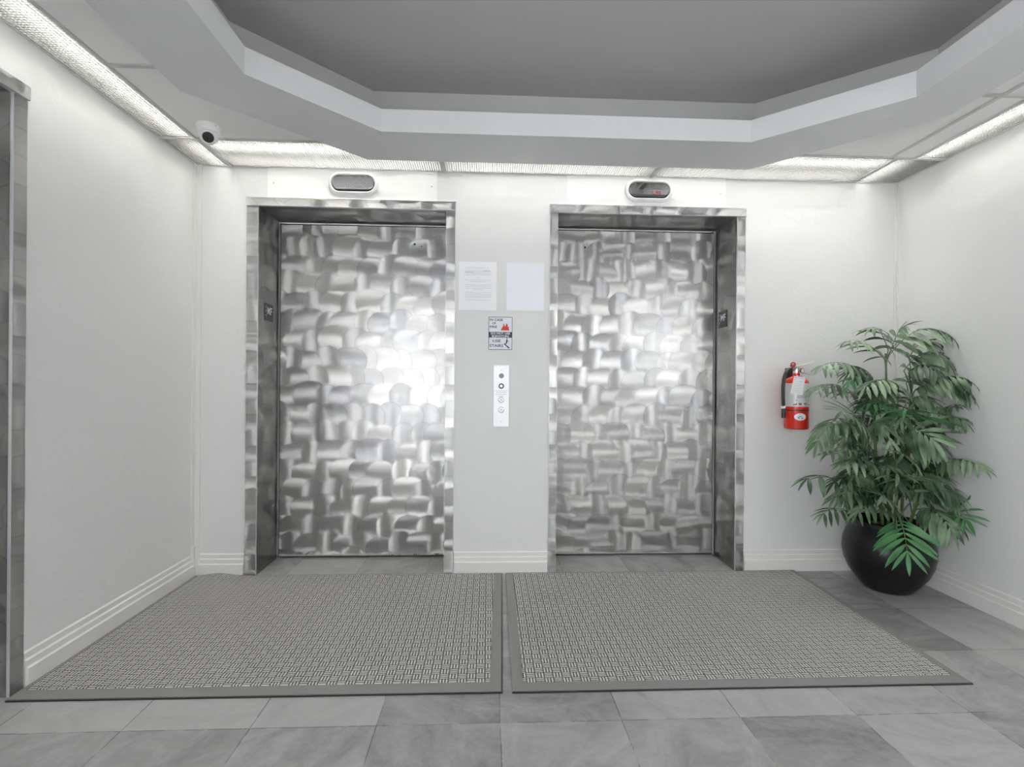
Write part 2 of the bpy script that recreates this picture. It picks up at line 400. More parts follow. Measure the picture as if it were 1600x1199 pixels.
# octagons: (back half-edge left x, right x, back y, side left x, right x, side y), mirrored about YC
YC = -1.86
def octagon(xl, xr, yb, sl, sr, ys, z):
    f = lambda y: 2*YC-y
    return [(xl, yb, z), (xr, yb, z), (sr, ys, z), (sr, f(ys), z), (xr, f(yb), z), (xl, f(yb), z), (sl, f(ys), z), (sl, ys, z)]
Oo = (-0.648, 1.423, -0.217, -1.268, 2.005, -0.830)
Ll = (-0.513, 1.272, -0.535, -0.948, 1.744, -0.966)
Dd = (-0.592, 1.390, -0.345, -1.075, 1.957, -0.828)
Hh = (-0.600, 1.380, -0.400, -1.150, 1.880, -0.940)
ZR, ZL, ZD = 2.285, 2.392, 2.58
def bands(mb, loops):
    n = 8; vs = [v for l in loops for v in l]; fs = []
    for i in range(len(loops)-1):
        for k in range(n):
            k2 = (k+1) % n; fs.append((i*n+k, i*n+k2, (i+1)*n+k2, (i+1)*n+k))
    return mb.add(vs, fs)
mb = bands(MB(), [octagon(*Oo, 2.60), octagon(*Oo, ZR), octagon(*Ll, ZR), octagon(*Ll, ZL), octagon(*Dd, ZL)])
struct('trim_1', mb, M['ring'], 'grey octagonal plaster soffit hanging around the ceiling recess')
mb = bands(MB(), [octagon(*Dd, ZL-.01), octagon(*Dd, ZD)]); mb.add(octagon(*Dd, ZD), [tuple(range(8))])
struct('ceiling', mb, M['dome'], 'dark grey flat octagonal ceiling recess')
# flat ceiling at 2.32 around the octagon
cx0, cx1, cy1 = -1.470, 2.262, -0.345
o8 = octagon(*Hh, H); fy = lambda y: 2*YC-y
mb = MB()
R4 = [(cx0, cy1, H), (cx1, cy1, H), (cx1, YR, H), (cx0, YR, H), (cx0, fy(Hh[2]), H), (cx1, fy(Hh[2]), H)]
vs = o8+R4
mb.add(vs, [(0, 1, 9, 8), (1, 2, 3, 4, 13, 9), (0, 8, 12, 5, 6, 7), (5, 12, 13, 4), (12, 11, 10, 13)])
struct('ceiling', mb, M['ceil'], 'pale flat ceiling panels between the lights and the soffit')
struct('ceiling', MB().box(XL-.4, XR+.12, YR-.12, ND+.1, WT, WT+.1), M['dome'], 'slab above the hung ceiling')  # unseen slab added so no sky light leaks in from above
# ceiling grid bars
g = MB(); bz0, bz1 = H-.006, H+.03
def bar(x0, x1, y0, y1): g.box(x0, x1, y0, y1, bz0, bz1)
bar(XL, XR, -.345, -.327)                                  # along the back strip
for x in (-1.465, -.265, .945, 2.175): bar(x-.012, x+.012, -.327, 0)
bar(-1.484, -1.470, YR, -.345); bar(2.262, 2.276, YR, -.345)
bar(2.130, 2.146, YR, -.345)
g.box(XL, XR, -.006, 0, H-.004, H+.01); g.box(XL, XL+.006, YR, -.006, H-.004, H+.01); g.box(XR-.006, XR, YR, -.006, H-.004, H+.01)
for y in (-.94, ): 
    bar(-1.470, -1.24, y-.010, y+.010); bar(2.0, 2.13, y-.01, y+.01); bar(2.146, 2.262, y-.01, y+.01)
struct('trim_2', g, M['grid'], 'thin metal ceiling grid bars between the light panels', weld=False)

# baseboards: stepped profile
def baseprof(s): return [(0, 0), (.022*s, 0), (.022*s, .066), (.0145*s, .0705), (.0145*s, .0930), (.007*s, .0972), (.007*s, .119), (.001*s, .124), (0, .124)]
b_ = MB()
for x0, x1 in ((XL+.036, -1.3725), (-.190, .350), (1.5165, XR)):
    b_.prism([(-y, z) for y, z in baseprof(1)], 'x', x0, x1)
struct('baseboard_back', b_, M['base'], 'off-white stepped baseboard below the lift doors', weld=False)
b_ = MB()
for y0, y1 in ((-1.083, -.034), (YR, -2.31)): b_.prism([(XL+x, z) for x, z in baseprof(1)], 'y', y0, y1)
struct('baseboard_left', b_, M['base'], 'off-white stepped baseboard on the left wall', weld=False)
b_ = MB().prism([(XR-x, z) for x, z in baseprof(1)], 'y', YR, -.016)
struct('baseboard_right', b_, M['base'], 'off-white stepped baseboard behind the plant pot', weld=False)
# corner guards
c_ = MB().box(XL, XL+.034, -.007, 0, .17, H).box(XL, XL+.007, -.034, -.007, .17, H)
c_.box(XL, XL+.036, -.019, 0, 0, .172).box(XL, XL+.019, -.034, -.019, 0, .172)
struct('trim_3', c_, M['base'], 'painted corner guard with plinth in the left corner', weld=False)
c_ = MB().box(XR-.016, XR, -.006, 0, .124, H).box(XR-.006, XR, -.016, -.006, .124, H)
struct('trim_4', c_, M['base'], 'narrow painted corner strip behind the palm', weld=False)

# ------------------------------------------------------------------ lift doors
def disc(mb, c, r, axis, h, seg=14): return mb.lathe([(r, 0), (r, h)], c, axis, seg)
def lift_back(n, x0, x1, seed, hx0, hx1, label, holes, label_side):
    t = thing('door_%d' % n, ((x0+x1)/2, ND, 0), label, None, None, 'structure')
    px0, px1 = (x0+.014, x1) if label_side < 0 else (x0, x1-.014)
    zb, zt = .014, HD-.016
    dark = obj('door_gap', MB().box(x0-.001, x1+.001, ND+.03, ND+.04, 0, HD), M['black'], t)
    pnl = obj('door_leaf', MB().box(px0, px1, ND+.002, ND+.028, zb, zt), M['satin'], t)
    steel_sheet('leaf_face', (px0, ND, zb), (1, 0, 0), (0, 0, 1), px1-px0, zt-zb, pnl, seed)
    for hx, hz, hr in holes:
        obj('key_hole', MB().lathe([(hr*2.0, 0), (hr*1.7, .002)], (hx, ND-.0005, hz), (0, -1, 0), 16), M['satin'], pnl, label='x') if False else None
        e = MB(); disc(e, (hx, ND-.0005, hz), hr, (0, -1, 0), .0012); obj('key_hole', e, M['black'], pnl)
    rw = random.Random(seed); nn_ = 90 if n == 1 else 40
    top = [(px0+(px1-px0)*i/nn_, zb+(.006 if n == 1 else .003)+rw.random()**2*(.013 if n == 1 else .005)) for i in range(nn_+1)]
    obj('worn_bottom_edge', MB().prism([(px0, zb), (px1, zb)]+top[::-1], 'y', ND-.0012, ND-.0002), M['worn'], pnl)
    if n == 1:
        ch = MB()
        for i in range(26):
            x = px0+(px1-px0)*rw.uniform(.55, .98); s_ = rw.uniform(.003, .008); ch.box(x, x+s_, ND-.0018, ND-.0010, zb+.001+rw.random()*.004, zb+.005+rw.random()*.006)
        obj('chipped_paint', ch, M['black'], pnl, weld=False)
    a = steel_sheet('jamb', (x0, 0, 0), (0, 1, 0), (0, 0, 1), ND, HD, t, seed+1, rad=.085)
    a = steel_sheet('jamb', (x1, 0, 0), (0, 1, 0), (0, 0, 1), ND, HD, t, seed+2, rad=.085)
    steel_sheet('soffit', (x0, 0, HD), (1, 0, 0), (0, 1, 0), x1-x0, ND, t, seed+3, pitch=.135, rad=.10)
    cw = .0545
    for k, (a0, a1) in enumerate(((hx0+.001, x0), (x1, hx1-.001))):
        c = obj('casing', MB().box(a0, a1, -.011, 0, 0, HD), M['satin'], t, bevel=.0015)
        steel_sheet('casing_face', (a0+.002, -.0115, .002), (1, 0, 0), (0, 0, 1), a1-a0-.004, HD-.004, c, seed+4+k, pitch=.088, rad=.075, narrow=True)
    c = obj('head_casing', MB().box(hx0, hx1, -.020, 0, HD, HD+.050), M['satin'], t, bevel=.0015)
    steel_sheet('head_face', (hx0+.002, -.0205, HD+.002), (1, 0, 0), (0, 0, 1), hx1-hx0-.004, .046, c, seed+7, pitch=.10, rad=.085)
    return t
lift_back(1, *OPEN[0], 11, -1.3715, -.1925, 'swirl-ground steel lift door on the left of the back wall', [(-.468, 1.970, .007), (-.424, 1.957, .004)], -1)
lift_back(2, *OPEN[1], 31, .3515, 1.5155, 'swirl-ground steel lift door on the right of the back wall', [(.558, 2.012, .003), (.612, 1.971, .007)], 1)
t = thing('door_3', (XL-.27, (LY0+LY1)/2, 0), 'swirl-ground steel lift door in the left side wall', None, None, 'structure')
pnl = obj('door_leaf', MB().box(XL-.30, XL-.272, LY0, LY1, .014, HD-.016), M['satin'], t)
steel_sheet('leaf_face', (XL-.27, LY0, .014), (0, 1, 0), (0, 0, 1), LY1-LY0, HD-.03, pnl, 51, res=.008)
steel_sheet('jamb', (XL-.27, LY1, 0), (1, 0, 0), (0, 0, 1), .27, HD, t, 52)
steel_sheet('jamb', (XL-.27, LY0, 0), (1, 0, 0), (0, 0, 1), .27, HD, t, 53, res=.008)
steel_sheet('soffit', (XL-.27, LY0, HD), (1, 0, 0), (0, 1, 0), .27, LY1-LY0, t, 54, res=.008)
for k, (a0, a1) in enumerate(((LY1, LY1+.056), (LY0-.056, LY0))):
    c = obj('casing', MB().box(XL, XL+.011, a0, a1, 0, HD), M['satin'], t, bevel=.0015)
    steel_sheet('casing_face', (XL+.0115, a0+.002, .002), (0, 1, 0), (0, 0, 1), .052, HD-.004, c, 55+k, pitch=.088, rad=.075, narrow=True)
c = obj('head_casing', MB().box(XL, XL+.020, LY0-.058, LY1+.058, HD, HD+.050), M['satin'], t, bevel=.0015)
steel_sheet('head_face', (XL+.0205, LY0-.056, HD+.002), (0, 1, 0), (0, 0, 1), LY1-LY0+.112, .046, c, 58, pitch=.10, rad=.085)

# ================================================================== CEILING LIGHTS
def ceiling_light(x0, x1, y0, y1, tube_axis, label, fine=True):
    t = thing('ceiling_light', ((x0+x1)/2, (y0+y1)/2, H), label, 'ceiling light', 'louvred fluorescent lights around the ceiling edge')
    z1 = H+.125
    hs = MB().add([(x0, y0, H+.011), (x1, y0, H+.011), (x1, y1, H+.011), (x0, y1, H+.011), (x0, y0, z1), (x1, y0, z1), (x1, y1, z1), (x0, y1, z1)],
                  [(4, 5, 6, 7), (0, 1, 5, 4), (1, 2, 6, 5), (2, 3, 7, 6), (3, 0, 4, 7)])
    obj('housing', hs, M['cavity'], t)
    p, th, hh = .0127, .0022, .008
    lv = MB(); z = H+.001
    n = max(1, int((x1-x0)/p)); 
    for i in range(n+1):
        x = x0+(x1-x0)*i/n; lv.box(x-th/2, x+th/2, y0, y1, z, z+hh)
    n = max(1, int((y1-y0)/p))
    for i in range(n+1):
        y = y0+(y1-y0)*i/n; lv.box(x0, x1, y-th/2, y+th/2, z, z+hh-.0005)
    obj('louver', lv, M['louver'], t, weld=False)
    tb = MB(); r = .013
    if tube_axis == 'x':
        tb.tube([(x0+.02, y0+.045, H+.048), (x1-.02, y0+.045, H+.048)], r, 10)
        t2 = MB().tube([(x0+.02, y0+.19, H+.085), (x1-.02, y0+.19, H+.085)], r, 10); obj('fluorescent_tube', t2, M['tube'], t, smooth=True)
    elif tube_axis == 'yl': tb.tube([(x1-.035, y0+.02, H+.048), (x1-.035, y1-.02, H+.048)], r, 10)
    else: tb.tube([(x0+.035, y0+.02, H+.048), (x0+.035, y1-.02, H+.048)], r, 10)
    obj('fluorescent_tube', tb, M['tube'], t, smooth=True)
    return t
yb0, yb1 = -.326, -.007
ceiling_light(XL+.007, -1.478, yb0, yb1, 'yl', 'small louvred light panel in the back left ceiling corner behind the dome camera')
ceiling_light(-1.452, -.278, yb0, yb1, 'x', 'louvred light panel above the left lift door')
ceiling_light(-.252, .932, yb0, yb1, 'x', 'louvred light panel above the notices between the lifts')
ceiling_light(.958, 2.162, yb0, yb1, 'x', 'louvred light panel above and right of the right lift door')
ceiling_light(2.188, XR-.007, yb0, yb1, 'yr', 'small louvred light panel in the back right ceiling corner above the palm')
ys = [-.346, -1.55, -2.76, -3.97, -5.18, -6.39]
for i in range(5):
    lab = ['nearest the back corner', 'second from the back corner', 'third from the back corner', 'fourth from the back corner', 'fifth from the back corner'][i]
    ceiling_light(XL+.007, -1.485, ys[i+1]+.004, ys[i]-.001, 'yl', 'long louvred light panel along the left wall, '+lab)
    ceiling_light(2.277, XR-.007, ys[i+1]+.004, ys[i]-.001, 'yr', 'long louvred light panel along the right wall, '+lab)
sep = MB()
for y in ys[1:]: sep.box(XL, -1.484, y-.001, y+.003, H-.002, H+.125).box(2.276, XR, y-.001, y+.003, H-.002, H+.125)
struct('trim_5', sep, M['grid'], 'cross bars between the side light panels', weld=False)

# ================================================================== OVER-DOOR PANELS AND INDICATORS
def stadium(cx, cz, w_, h_, n=14):
    r = h_/2; pts = []
    for k in range(n+1):
        a = -math.pi/2+math.pi*k/n; pts.append((cx+w_/2-r+r*math.cos(a), cz+r*math.sin(a)))
    for k in range(n+1):
        a = math.pi/2+math.pi*k/n; pts.append((cx-w_/2+r+r*math.cos(a), cz+r*math.sin(a)))
    return pts
def ring_prism(mb, loops):
    """loops: list of (outline, y)"""
    n = len(loops[0][0]); vs = []; fs = []
    for pts, y in loops: vs += [(p[0], y, p[1]) for p in pts]
    for i in range(len(loops)-1):
        for k in range(n):
            k2 = (k+1) % n; fs.append((i*n+k, i*n+k2, (i+1)*n+k2, (i+1)*n+k))
    return mb.add(vs, fs)
for x0, x1, cx, cz, lab, lab2, lit in ((-1.258, -.303, -.776, 2.231, 'white blank metal panel between the left lift door head and the ceiling', 'oval floor indicator above the left lift door, display dark', False),
                                  (.451, 1.396, .932, 2.233, 'white blank metal panel between the right lift door head and the ceiling', 'oval floor indicator above the right lift door, red display lit', True)):
    pl = obj('cover_panel', MB().box(x0, x1, -.004, 0, HD+.0505, H-.003), M['white']); tag(pl, lab, 'metal panel', 'white panels above the lifts')
    for sx in (x0+.033, x1-.030):
        e = MB().lathe([(.0045, 0), (.0035, .0015)], (sx, -.0041, 2.229), (0, -1, 0), 10); obj('screw', e, M['chrome'], pl, smooth=True)
    t = thing('floor_indicator', (cx, -.004, cz), lab2, 'lift indicator')
    W_, H_ = .284, .134
    mb = ring_prism(MB(), [(stadium(cx, cz, W_, H_), -.004), (stadium(cx, cz, W_-.006, H_-.006), -.020), (stadium(cx, cz, W_-.018, H_-.018), -.024),
                           (stadium(cx, cz, W_-.030, H_-.030), -.028), (stadium(cx, cz, W_-.038, H_-.038), -.026), (stadium(cx, cz, W_-.042, H_-.042), -.008)])
    obj('bezel', mb, M['white'], t, smooth=True)
    mb = MB().prism(stadium(cx, cz, W_-.044, H_-.044), 'y', -.010, -.006); obj('recess', mb, M['black'], t)
    mb = MB().prism(stadium(cx, cz+.004, W_-.050, H_-.054), 'y', -.0175, -.0105); obj('display_glass', mb, M['glass'], t)
    if lit:
        tx = MB(); put_text(tx, 'L01', .026, (cx+.045, -.0179, cz-.012), (1, 0, 0), (0, 0, 1), w=.05); obj('display_digits', tx, M['led'], t)

# ================================================================== NOTICES BETWEEN THE LIFTS
rnd = random.Random(5)
def paper(name, x0, x1, z0, z1, mat, label, text=True, skew=0.0):
    n = 8; mb = MB(); vs = []
    for j in range(n+1):
        for i in range(n+1):
            u, v = i/n, j/n
            vs.append((x0+(x1-x0)*u, -.0010-.0005*math.sin(math.pi*u)*(1-v), z0+(z1-z0)*v+skew*u))
    fs = [(j*(n+1)+i, j*(n+1)+i+1, (j+1)*(n+1)+i+1, (j+1)*(n+1)+i) for j in range(n) for i in range(n)]
    mb.add(vs, fs)
    # thickness
    o = obj(name, mb, mat)
    md = o.modifiers.new('sheet', 'SOLIDIFY'); md.thickness = .0004; md.offset = 0
    return tag(o, label, 'notice')
p1 = paper('printed_notice', -.173, .045, 1.521, 1.802, M['paper'], 'white sheet of small centred print taped left of centre between the lifts')
p2 = paper('blank_notice', .103, .321, 1.521, 1.801, M['sleeve'], 'blank-looking glossy white sheet taped beside the right lift door frame')
tx = MB(); W0, H0 = .218, .281
def line(fr, a, b, th=.0016, gaps=True):
    """a row of fine grey word-like dashes; fr = fraction down the page, a..b fractions across"""
    z = 1.802-H0*fr; x = -.173+W0*a; xe = -.173+W0*b
    while x < xe:
        l = rnd.uniform(.006, .018); l = min(l, xe-x)
        tx.box(x, x+l, -.0036, -.0032, z-th/2, z+th/2); x += l+.0022
for fr, a, b in ((.125, .20, .80), (.185, .15, .62), (.215, .15, .86), (.245, .18, .86), (.275, .18, .86), (.325, .46, .54), (.38, .15, .86), (.415, .27, .73), (.475, .18, .86), (.51, .15, .86),
                 (.545, .18, .86), (.575, .36, .64), (.63, .18, .86), (.665, .15, .86), (.70, .18, .86), (.73, .16, .86), (.79, .2, .82)): line(fr, a, b, .0011)
line(.187, .64, .84, .0032); line(.217, .15, .40, .003)
obj('print_lines', tx, M['ink'], p1, weld=False)
e = MB().box(.228, .268, -.0036, -.0032, 1.770, 1.776); obj('print_lines', e, M['white'], p2)
for o_, (ax, az) in ((p1, (.045, 1.79)),):
    pass

# fire sign
sx0, sx1, sz0, sz1 = -.006, .144, 1.286, 1.491
t = obj('fire_sign', MB().box(sx0, sx1, -.003, 0, sz0, sz1), M['signwhite'], bevel=.001)
tag(t, 'white, black and red fire instruction sign below the two paper notices', 'sign')
f = MB(); a0, a1, b0, b1, tw = sx0+.006, sx1-.006, sz0+.007, sz1-.007, .0028
f.box(a0, a1, -.0036, -.003, b1-tw, b1).box(a0, a1, -.0036, -.003, b0, b0+tw).box(a0, a0+tw, -.0036, -.003, b0+tw, b1-tw).box(a1-tw, a1, -.0036, -.003, b0+tw, b1-tw)
bz0_, bz1_ = b0+.071, b0+.104
f.box(a0+tw, a1-tw, -.0036, -.003, bz0_, bz1_)
obj('black_frame', f, M['blackprint'], t, weld=False)
U, V = (1, 0, 0), (0, 0, 1)
tx = MB()
put_text(tx, 'IN CASE', .0185, (a0+.045, -.0038, b1-.017), U, V, w=.076, bold=.0004)
put_text(tx, 'OF', .0185, (a0+.032, -.0038, b1-.037), U, V, w=.022, bold=.0004)
put_text(tx, 'FIRE', .0185, (a0+.028, -.0038, b1-.058), U, V, w=.042, bold=.0004)
put_text(tx, 'USE', .021, (a0+.048, -.0038, b0+.052), U, V, w=.046, bold=.0004)
put_text(tx, 'STAIRS', .021, (a0+.046, -.0038, b0+.024), U, V, w=.079, bold=.0004)
obj('black_lettering', tx, M['blackprint'], t)
tx = MB()
put_text(tx, 'DO NOT USE', .0165, ((a0+a1)/2, -.0040, bz0_+.0245), U, V, w=.112, bold=.0004)
put_text(tx, 'ELEVATORS', .0165, ((a0+a1)/2, -.0040, bz0_+.0085), U, V, w=.098, bold=.0004)
obj('white_lettering', tx, M['signwhite'], t)
fx, fz = a0+.070, bz1_+.009
fl = [(0, 0), (.052, 0), (.046, .012), (.049, .024), (.040, .019), (.041, .032), (.033, .042), (.031, .030), (.024, .022), (.022, .034), (.014, .040), (.016, .028), (.008, .014)]
obj('flame_symbol', MB().prism([(fx+a, fz+b) for a, b in fl], 'y', -.0042, -.0036), M['redprint'], t)
st = MB(); qx, qz = a0+.088, b0+.008
st.prism([(qx+.030, qz), (qx+.036, qz+.003), (qx+.006, qz+.030), (qx, qz+.028), (qx, qz+.034), (qx+.010, qz+.034), (qx+.010, qz+.030)][:4], 'y', -.0042, -.0036)
for k in range(4): st.box(qx+.003+k*.0075, qx+.011+k*.0075, -.0043, -.0036, qz+.022-k*.0068, qz+.0255-k*.0068)
st.prism([(qx+.012, qz+.030), (qx+.020, qz+.030), (qx+.023, qz+.052), (qx+.016, qz+.054)], 'y', -.0042, -.0036)
st.lathe([(.0035, 0), (.0035, .0006)], (qx+.0195, -.0036, qz+.0585), (0, -1, 0), 12)
st.prism([(qx+.020, qz+.046), (qx+.029, qz+.042), (qx+.028, qz+.039), (qx+.019, qz+.042)], 'y', -.0042, -.0036)
st.prism([(qx+.014, qz+.034), (qx+.007, qz+.024), (qx+.010, qz+.022), (qx+.018, qz+.031)], 'y', -.0043, -.0036)
obj('stair_symbol', st, M['blackprint'], t, weld=False)

# call station
t = thing('call_station', (.0765, 0, .847), 'slim brushed steel lift call plate with two round buttons below the fire sign', 'lift call buttons')
kx0, kx1, kz0, kz1 = .0315, .1215, .847, 1.204
kc = (kx0+kx1)/2
obj('face_plate', MB().box(kx0, kx1, -.005, 0, kz0, kz1), M['satin'], t, bevel=.0015)
zz = lambda py: 1.204-(py-571)*.357/96
for py in (579, 658.5):
    e = MB().lathe([(.0022, 0), (.002, .001)], (kc, -.0052, zz(py)), (0, -1, 0), 10); obj('screw', e, M['black'], t)
e = MB().lathe([(.0145, 0), (.0135, .003), (.0105, .004), (.0105, .0015), (0, .0015)], (kc, -.0051, zz(587.5)), (0, -1, 0), 24); obj('key_switch', e, plain('switch_grey', (.22, .22, .22), .4, .6), t, smooth=True)
e = MB().lathe([(.016, 0), (.015, .004), (.0105, .005), (.0105, .002)], (kc, -.0051, zz(603.5)), (0, -1, 0), 24)
s_ = obj('fire_key_switch', e, M['black'], t, smooth=True)
e = MB().lathe([(.010, 0), (.009, .004), (0, .0045)], (kc, -.0065, zz(603.5)), (0, -1, 0), 20); obj('key_core', e, M['chrome'], s_, smooth=True)
for py in (625, 640.5):
    e = MB().lathe([(.0175, 0), (.0175, .002), (.015, .003), (.0148, .001)], (kc, -.0051, zz(py)), (0, -1, 0), 28); b1_ = obj('call_button', e, M['chrome'], t, smooth=True)
    e = MB().lathe([(.0142, 0), (.0135, .0045), (.004, .0055), (0, .0055)], (kc, -.0055, zz(py)), (0, -1, 0), 24); obj('button_cap', e, M['satin'], b1_, smooth=True)
    s = 1 if py < 630 else -1
    z_ = zz(py)
    e = MB().prism([(kc-.006, z_-.004*s), (kc+.006, z_-.004*s), (kc, z_+.006*s)], 'y', -.0118, -.0112); obj('arrow_mark', e, M['ink'], b1_)
tx = MB()
for k, wd_ in enumerate((.074, .060, .066, .036)):
    z = zz(611+k*2.7); x = kc-wd_/2
    while x < kc+wd_/2:
        l = rnd.uniform(.003, .010); tx.box(x, min(x+l, kc+wd_/2), -.0056, -.0051, z-.0014, z+.0014); x += l+.002
obj('engraved_lines', tx, M['ink'], t, weld=False)

# floor designation plates on the jambs
def mf(X, ya, yb, side, label):
    """side +1: plate faces +x (left jamb); -1: faces -x (right jamb)"""
    z0, z1 = 1.458, 1.560
    xs = sorted((X, X+side*.003))
    o = obj('floor_number_plate', MB().box(xs[0], xs[1], ya, yb, z0, z1), M['black'], bevel=.0008); tag(o, label, 'sign', 'black floor plates on the lift jambs')
    U = (0, side, 0); V = (0, 0, 1); cx = X+side*.0034
    # reading direction runs away from the viewer on the left jamb, towards the viewer on the right one
    lead = ya if side > 0 else yb
    tx = MB(); put_text(tx, 'MF', .060, (cx, lead+side*.066, z0+.060), U, V, w=.066, bold=.0012); obj('raised_letters', tx, M['signwhite'], o)
    br = MB()
    for i, (a, b) in enumerate(((0, 0), (1, 0), (0, 1), (0, 3), (1, 3), (0, 4), (0, 6), (1, 6), (1, 7))):
        br.lathe([(.0028, 0), (.001, .0012)], (cx-side*.0005, lead+side*(.010+.0085*a), z1-.018-.0085*b), (side, 0, 0), 8)
    obj('braille_dots', br, M['signwhite'], o)
mf(OPEN[0][0], .078, .193, 1, 'small black floor plate on the left jamb of the left lift')
mf(OPEN[1][1], .112, .227, -1, 'small black floor plate on the right jamb of the right lift')

# ================================================================== DOME CAMERA
c0 = Vector((-1.345, -.465, H-.006+.006))
t = thing('security_camera', c0, 'white turret security camera with dark face under the ceiling in the left corner', 'security camera')
obj('base_ring', MB().lathe([(.056, 0), (.056, .008), (.053, .022), (.048, .034), (.040, .038), (.040, .030)], c0, (0, 0, -1), 40), M['white'], t, smooth=True)
bc = c0+Vector((0, 0, -.044)); prof = [(.042*math.sin(math.radians(a)), -.042*math.cos(math.radians(a))) for a in range(0, 145, 8)]
dv = Vector((.32, -.72, -.62)).normalized()
obj('eyeball', MB().lathe(prof+[(.0275, .036), (.0262, .033)], bc, dv, 36), M['white'], t, smooth=True)
ey = obj('lens_face', MB().lathe([(.0262, 0), (.024, .003), (.014, .005), (0, .0055)], bc+dv*.031, dv, 32), M['lens'], t, smooth=True)
for px, py in ((-.045, -.022), (.046, -.028)):
    e = MB().lathe([(.003, 0), (.0025, .002)], c0+Vector((px, py, -.010)), (0, 0, -1), 8); obj('screw', e, M['black'], t)

# ================================================================== FLOOR MATS
def mat_obj(cs, bw, label, bump=None, grp='entrance mats in front of the lifts'):
    """cs: corners near-left, near-right, far-right, far-left (x,y); bw: border widths left,right,near,far"""
    A, B_, C_, D = [Vector((*c, 0)) for c in cs]
    def P(u, v): return A*(1-u)*(1-v)+B_*u*(1-v)+C_*u*v+D*(1-u)*v
    wx, wy = (B_-A).length, (D-A).length
    ce = (A+C_)/2
    t = thing('door_mat', ce, label, 'floor mat', grp)
    u0, u1, v0, v1 = bw[0]/wx, 1-bw[1]/wx, bw[2]/wy, 1-bw[3]/wy
    def grid(ua, ub, va, vb, zf, nu, nv, under=0.0):
        mb = MB(); vs = []; 
        for j in range(nv+1):
            for i in range(nu+1):
                u = ua+(ub-ua)*i/nu; v = va+(vb-va)*j/nv; p = P(u, v); lift, sh = (bump(p.x, p.y) if bump else (0, 0))
                vs.append((p.x, p.y+sh, zf(u, v)+lift))
        n0 = len(vs)
        vs += [(x, y, max(0.0005, z-.006)) for x, y, z in vs]
        fs = []
        W2 = nu+1
        for j in range(nv):
            for i in range(nu):
                a = j*W2+i; fs.append((a, a+1, a+W2+1, a+W2)); fs.append((n0+a, n0+a+W2, n0+a+W2+1, n0+a+1))
        for i in range(nu): fs.append((i, n0+i, n0+i+1, i+1)); b = nv*W2+i; fs.append((b, b+1, n0+b+1, n0+b))
        for j in range(nv): a = j*W2; fs.append((a, a+W2, n0+a+W2, n0+a)); b = a+nu; fs.append((b, n0+b, n0+b+W2, b+W2))
        return mb.add(vs, fs)
    zb = lambda u, v: .0075
    bd = MB()
    for ua, ub, va, vb, nu, nv in ((0, 1, 0, v0, 60, 2), (0, 1, v1, 1, 60, 2), (0, u0, v0, v1, 2, 40), (u1, 1, v0, v1, 2, 40)):
        g_ = grid(ua, ub, va, vb, zb, nu, nv); bd.add(g_.v, g_.f)
    obj('rubber_border', bd, M['matborder'], t, weld=False)
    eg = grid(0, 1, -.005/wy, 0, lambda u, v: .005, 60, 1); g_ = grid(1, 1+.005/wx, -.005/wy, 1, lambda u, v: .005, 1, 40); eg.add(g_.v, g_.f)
    obj('edge_shadow_strip', eg, M['black'], t, weld=False)  # black strips painting the shadow line along the near and right edges
    obj('carpet_field', grid(u0, u1, v0, v1, lambda u, v: .0105, 60, 40), M['carpet'], t)
    return t
def corner_bump(x, y):
    k = math.exp(-((x+1.50)/.075)**2)*max(0, min(1, (y+.10)/.085))
    return (.014*k, 0)
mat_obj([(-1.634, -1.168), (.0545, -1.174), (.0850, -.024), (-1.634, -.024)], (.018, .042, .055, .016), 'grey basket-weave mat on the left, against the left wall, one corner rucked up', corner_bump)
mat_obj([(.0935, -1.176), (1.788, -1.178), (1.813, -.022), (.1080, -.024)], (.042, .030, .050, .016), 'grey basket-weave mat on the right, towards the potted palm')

# ================================================================== FIRE EXTINGUISHER
ex, ey_, r = 1.780, -.090, .0645
t = thing('fire_extinguisher', (ex, ey_, .848), 'red fire extinguisher with paper tag hanging on the back wall beside the palm', 'fire extinguisher')
body = [(.0, 0), (r-.008, 0), (r-.003, .003), (r, .010), (r, .262)]+[(r*math.cos(a)*.98+.001, .262+.045*math.sin(a)) for a in (0.3, .6, .9, 1.2)]+[(.018, .311), (.018, .322)]
obj('cylinder', MB().lathe(body, (ex, ey_, .848), (0, 0, 1), 48), M['red'], t, smooth=True)
# wrap-round label (front part of the cylinder)
def wrap(z0, z1, a0, a1, rr, n=28):
    mb = MB(); vs = []
    for k in range(n+1):
        a = math.radians(a0+(a1-a0)*k/n)
        x, y = ex+rr*math.sin(a), ey_-rr*math.cos(a); vs += [(x, y, z0), (x, y, z1)]
    return mb.add(vs, [(2*k, 2*k+2, 2*k+3, 2*k+1) for k in range(n)])
lb = obj('instruction_label', wrap(.978, 1.112, -100, 85, r+.0006), M['label'], t, smooth=True)
mk = MB()
for z0, z1, a0, a1 in ((.988, .994, -44, -30), (.990, .999, -32, -28), (.988, .994, -20, -8), (.995, .999, -22, -6), (.994, .999, 4, 18), (.986, .994, 13, 17), (.988, .992, 30, 62), (1.012, 1.016, -34, -26), (1.03, 1.032, -30, 20), (1.038, 1.040, -30, 25)):
    g_ = wrap(z0, z1, a0, a1, r+.0012, 5); mk.add(g_.v, g_.f)
obj('label_print', mk, M['blackprint'], lb, weld=False)
ov = MB(); vs = []; n = 28
for k in range(n):
    a = 2*math.pi*k/n; aa = math.radians(-12)+.032*math.cos(a)/r; z = .921+.0205*math.sin(a)
    vs.append((ex+(r+.0009)*math.sin(aa), ey_-(r+.0009)*math.cos(aa), z))
vs = []
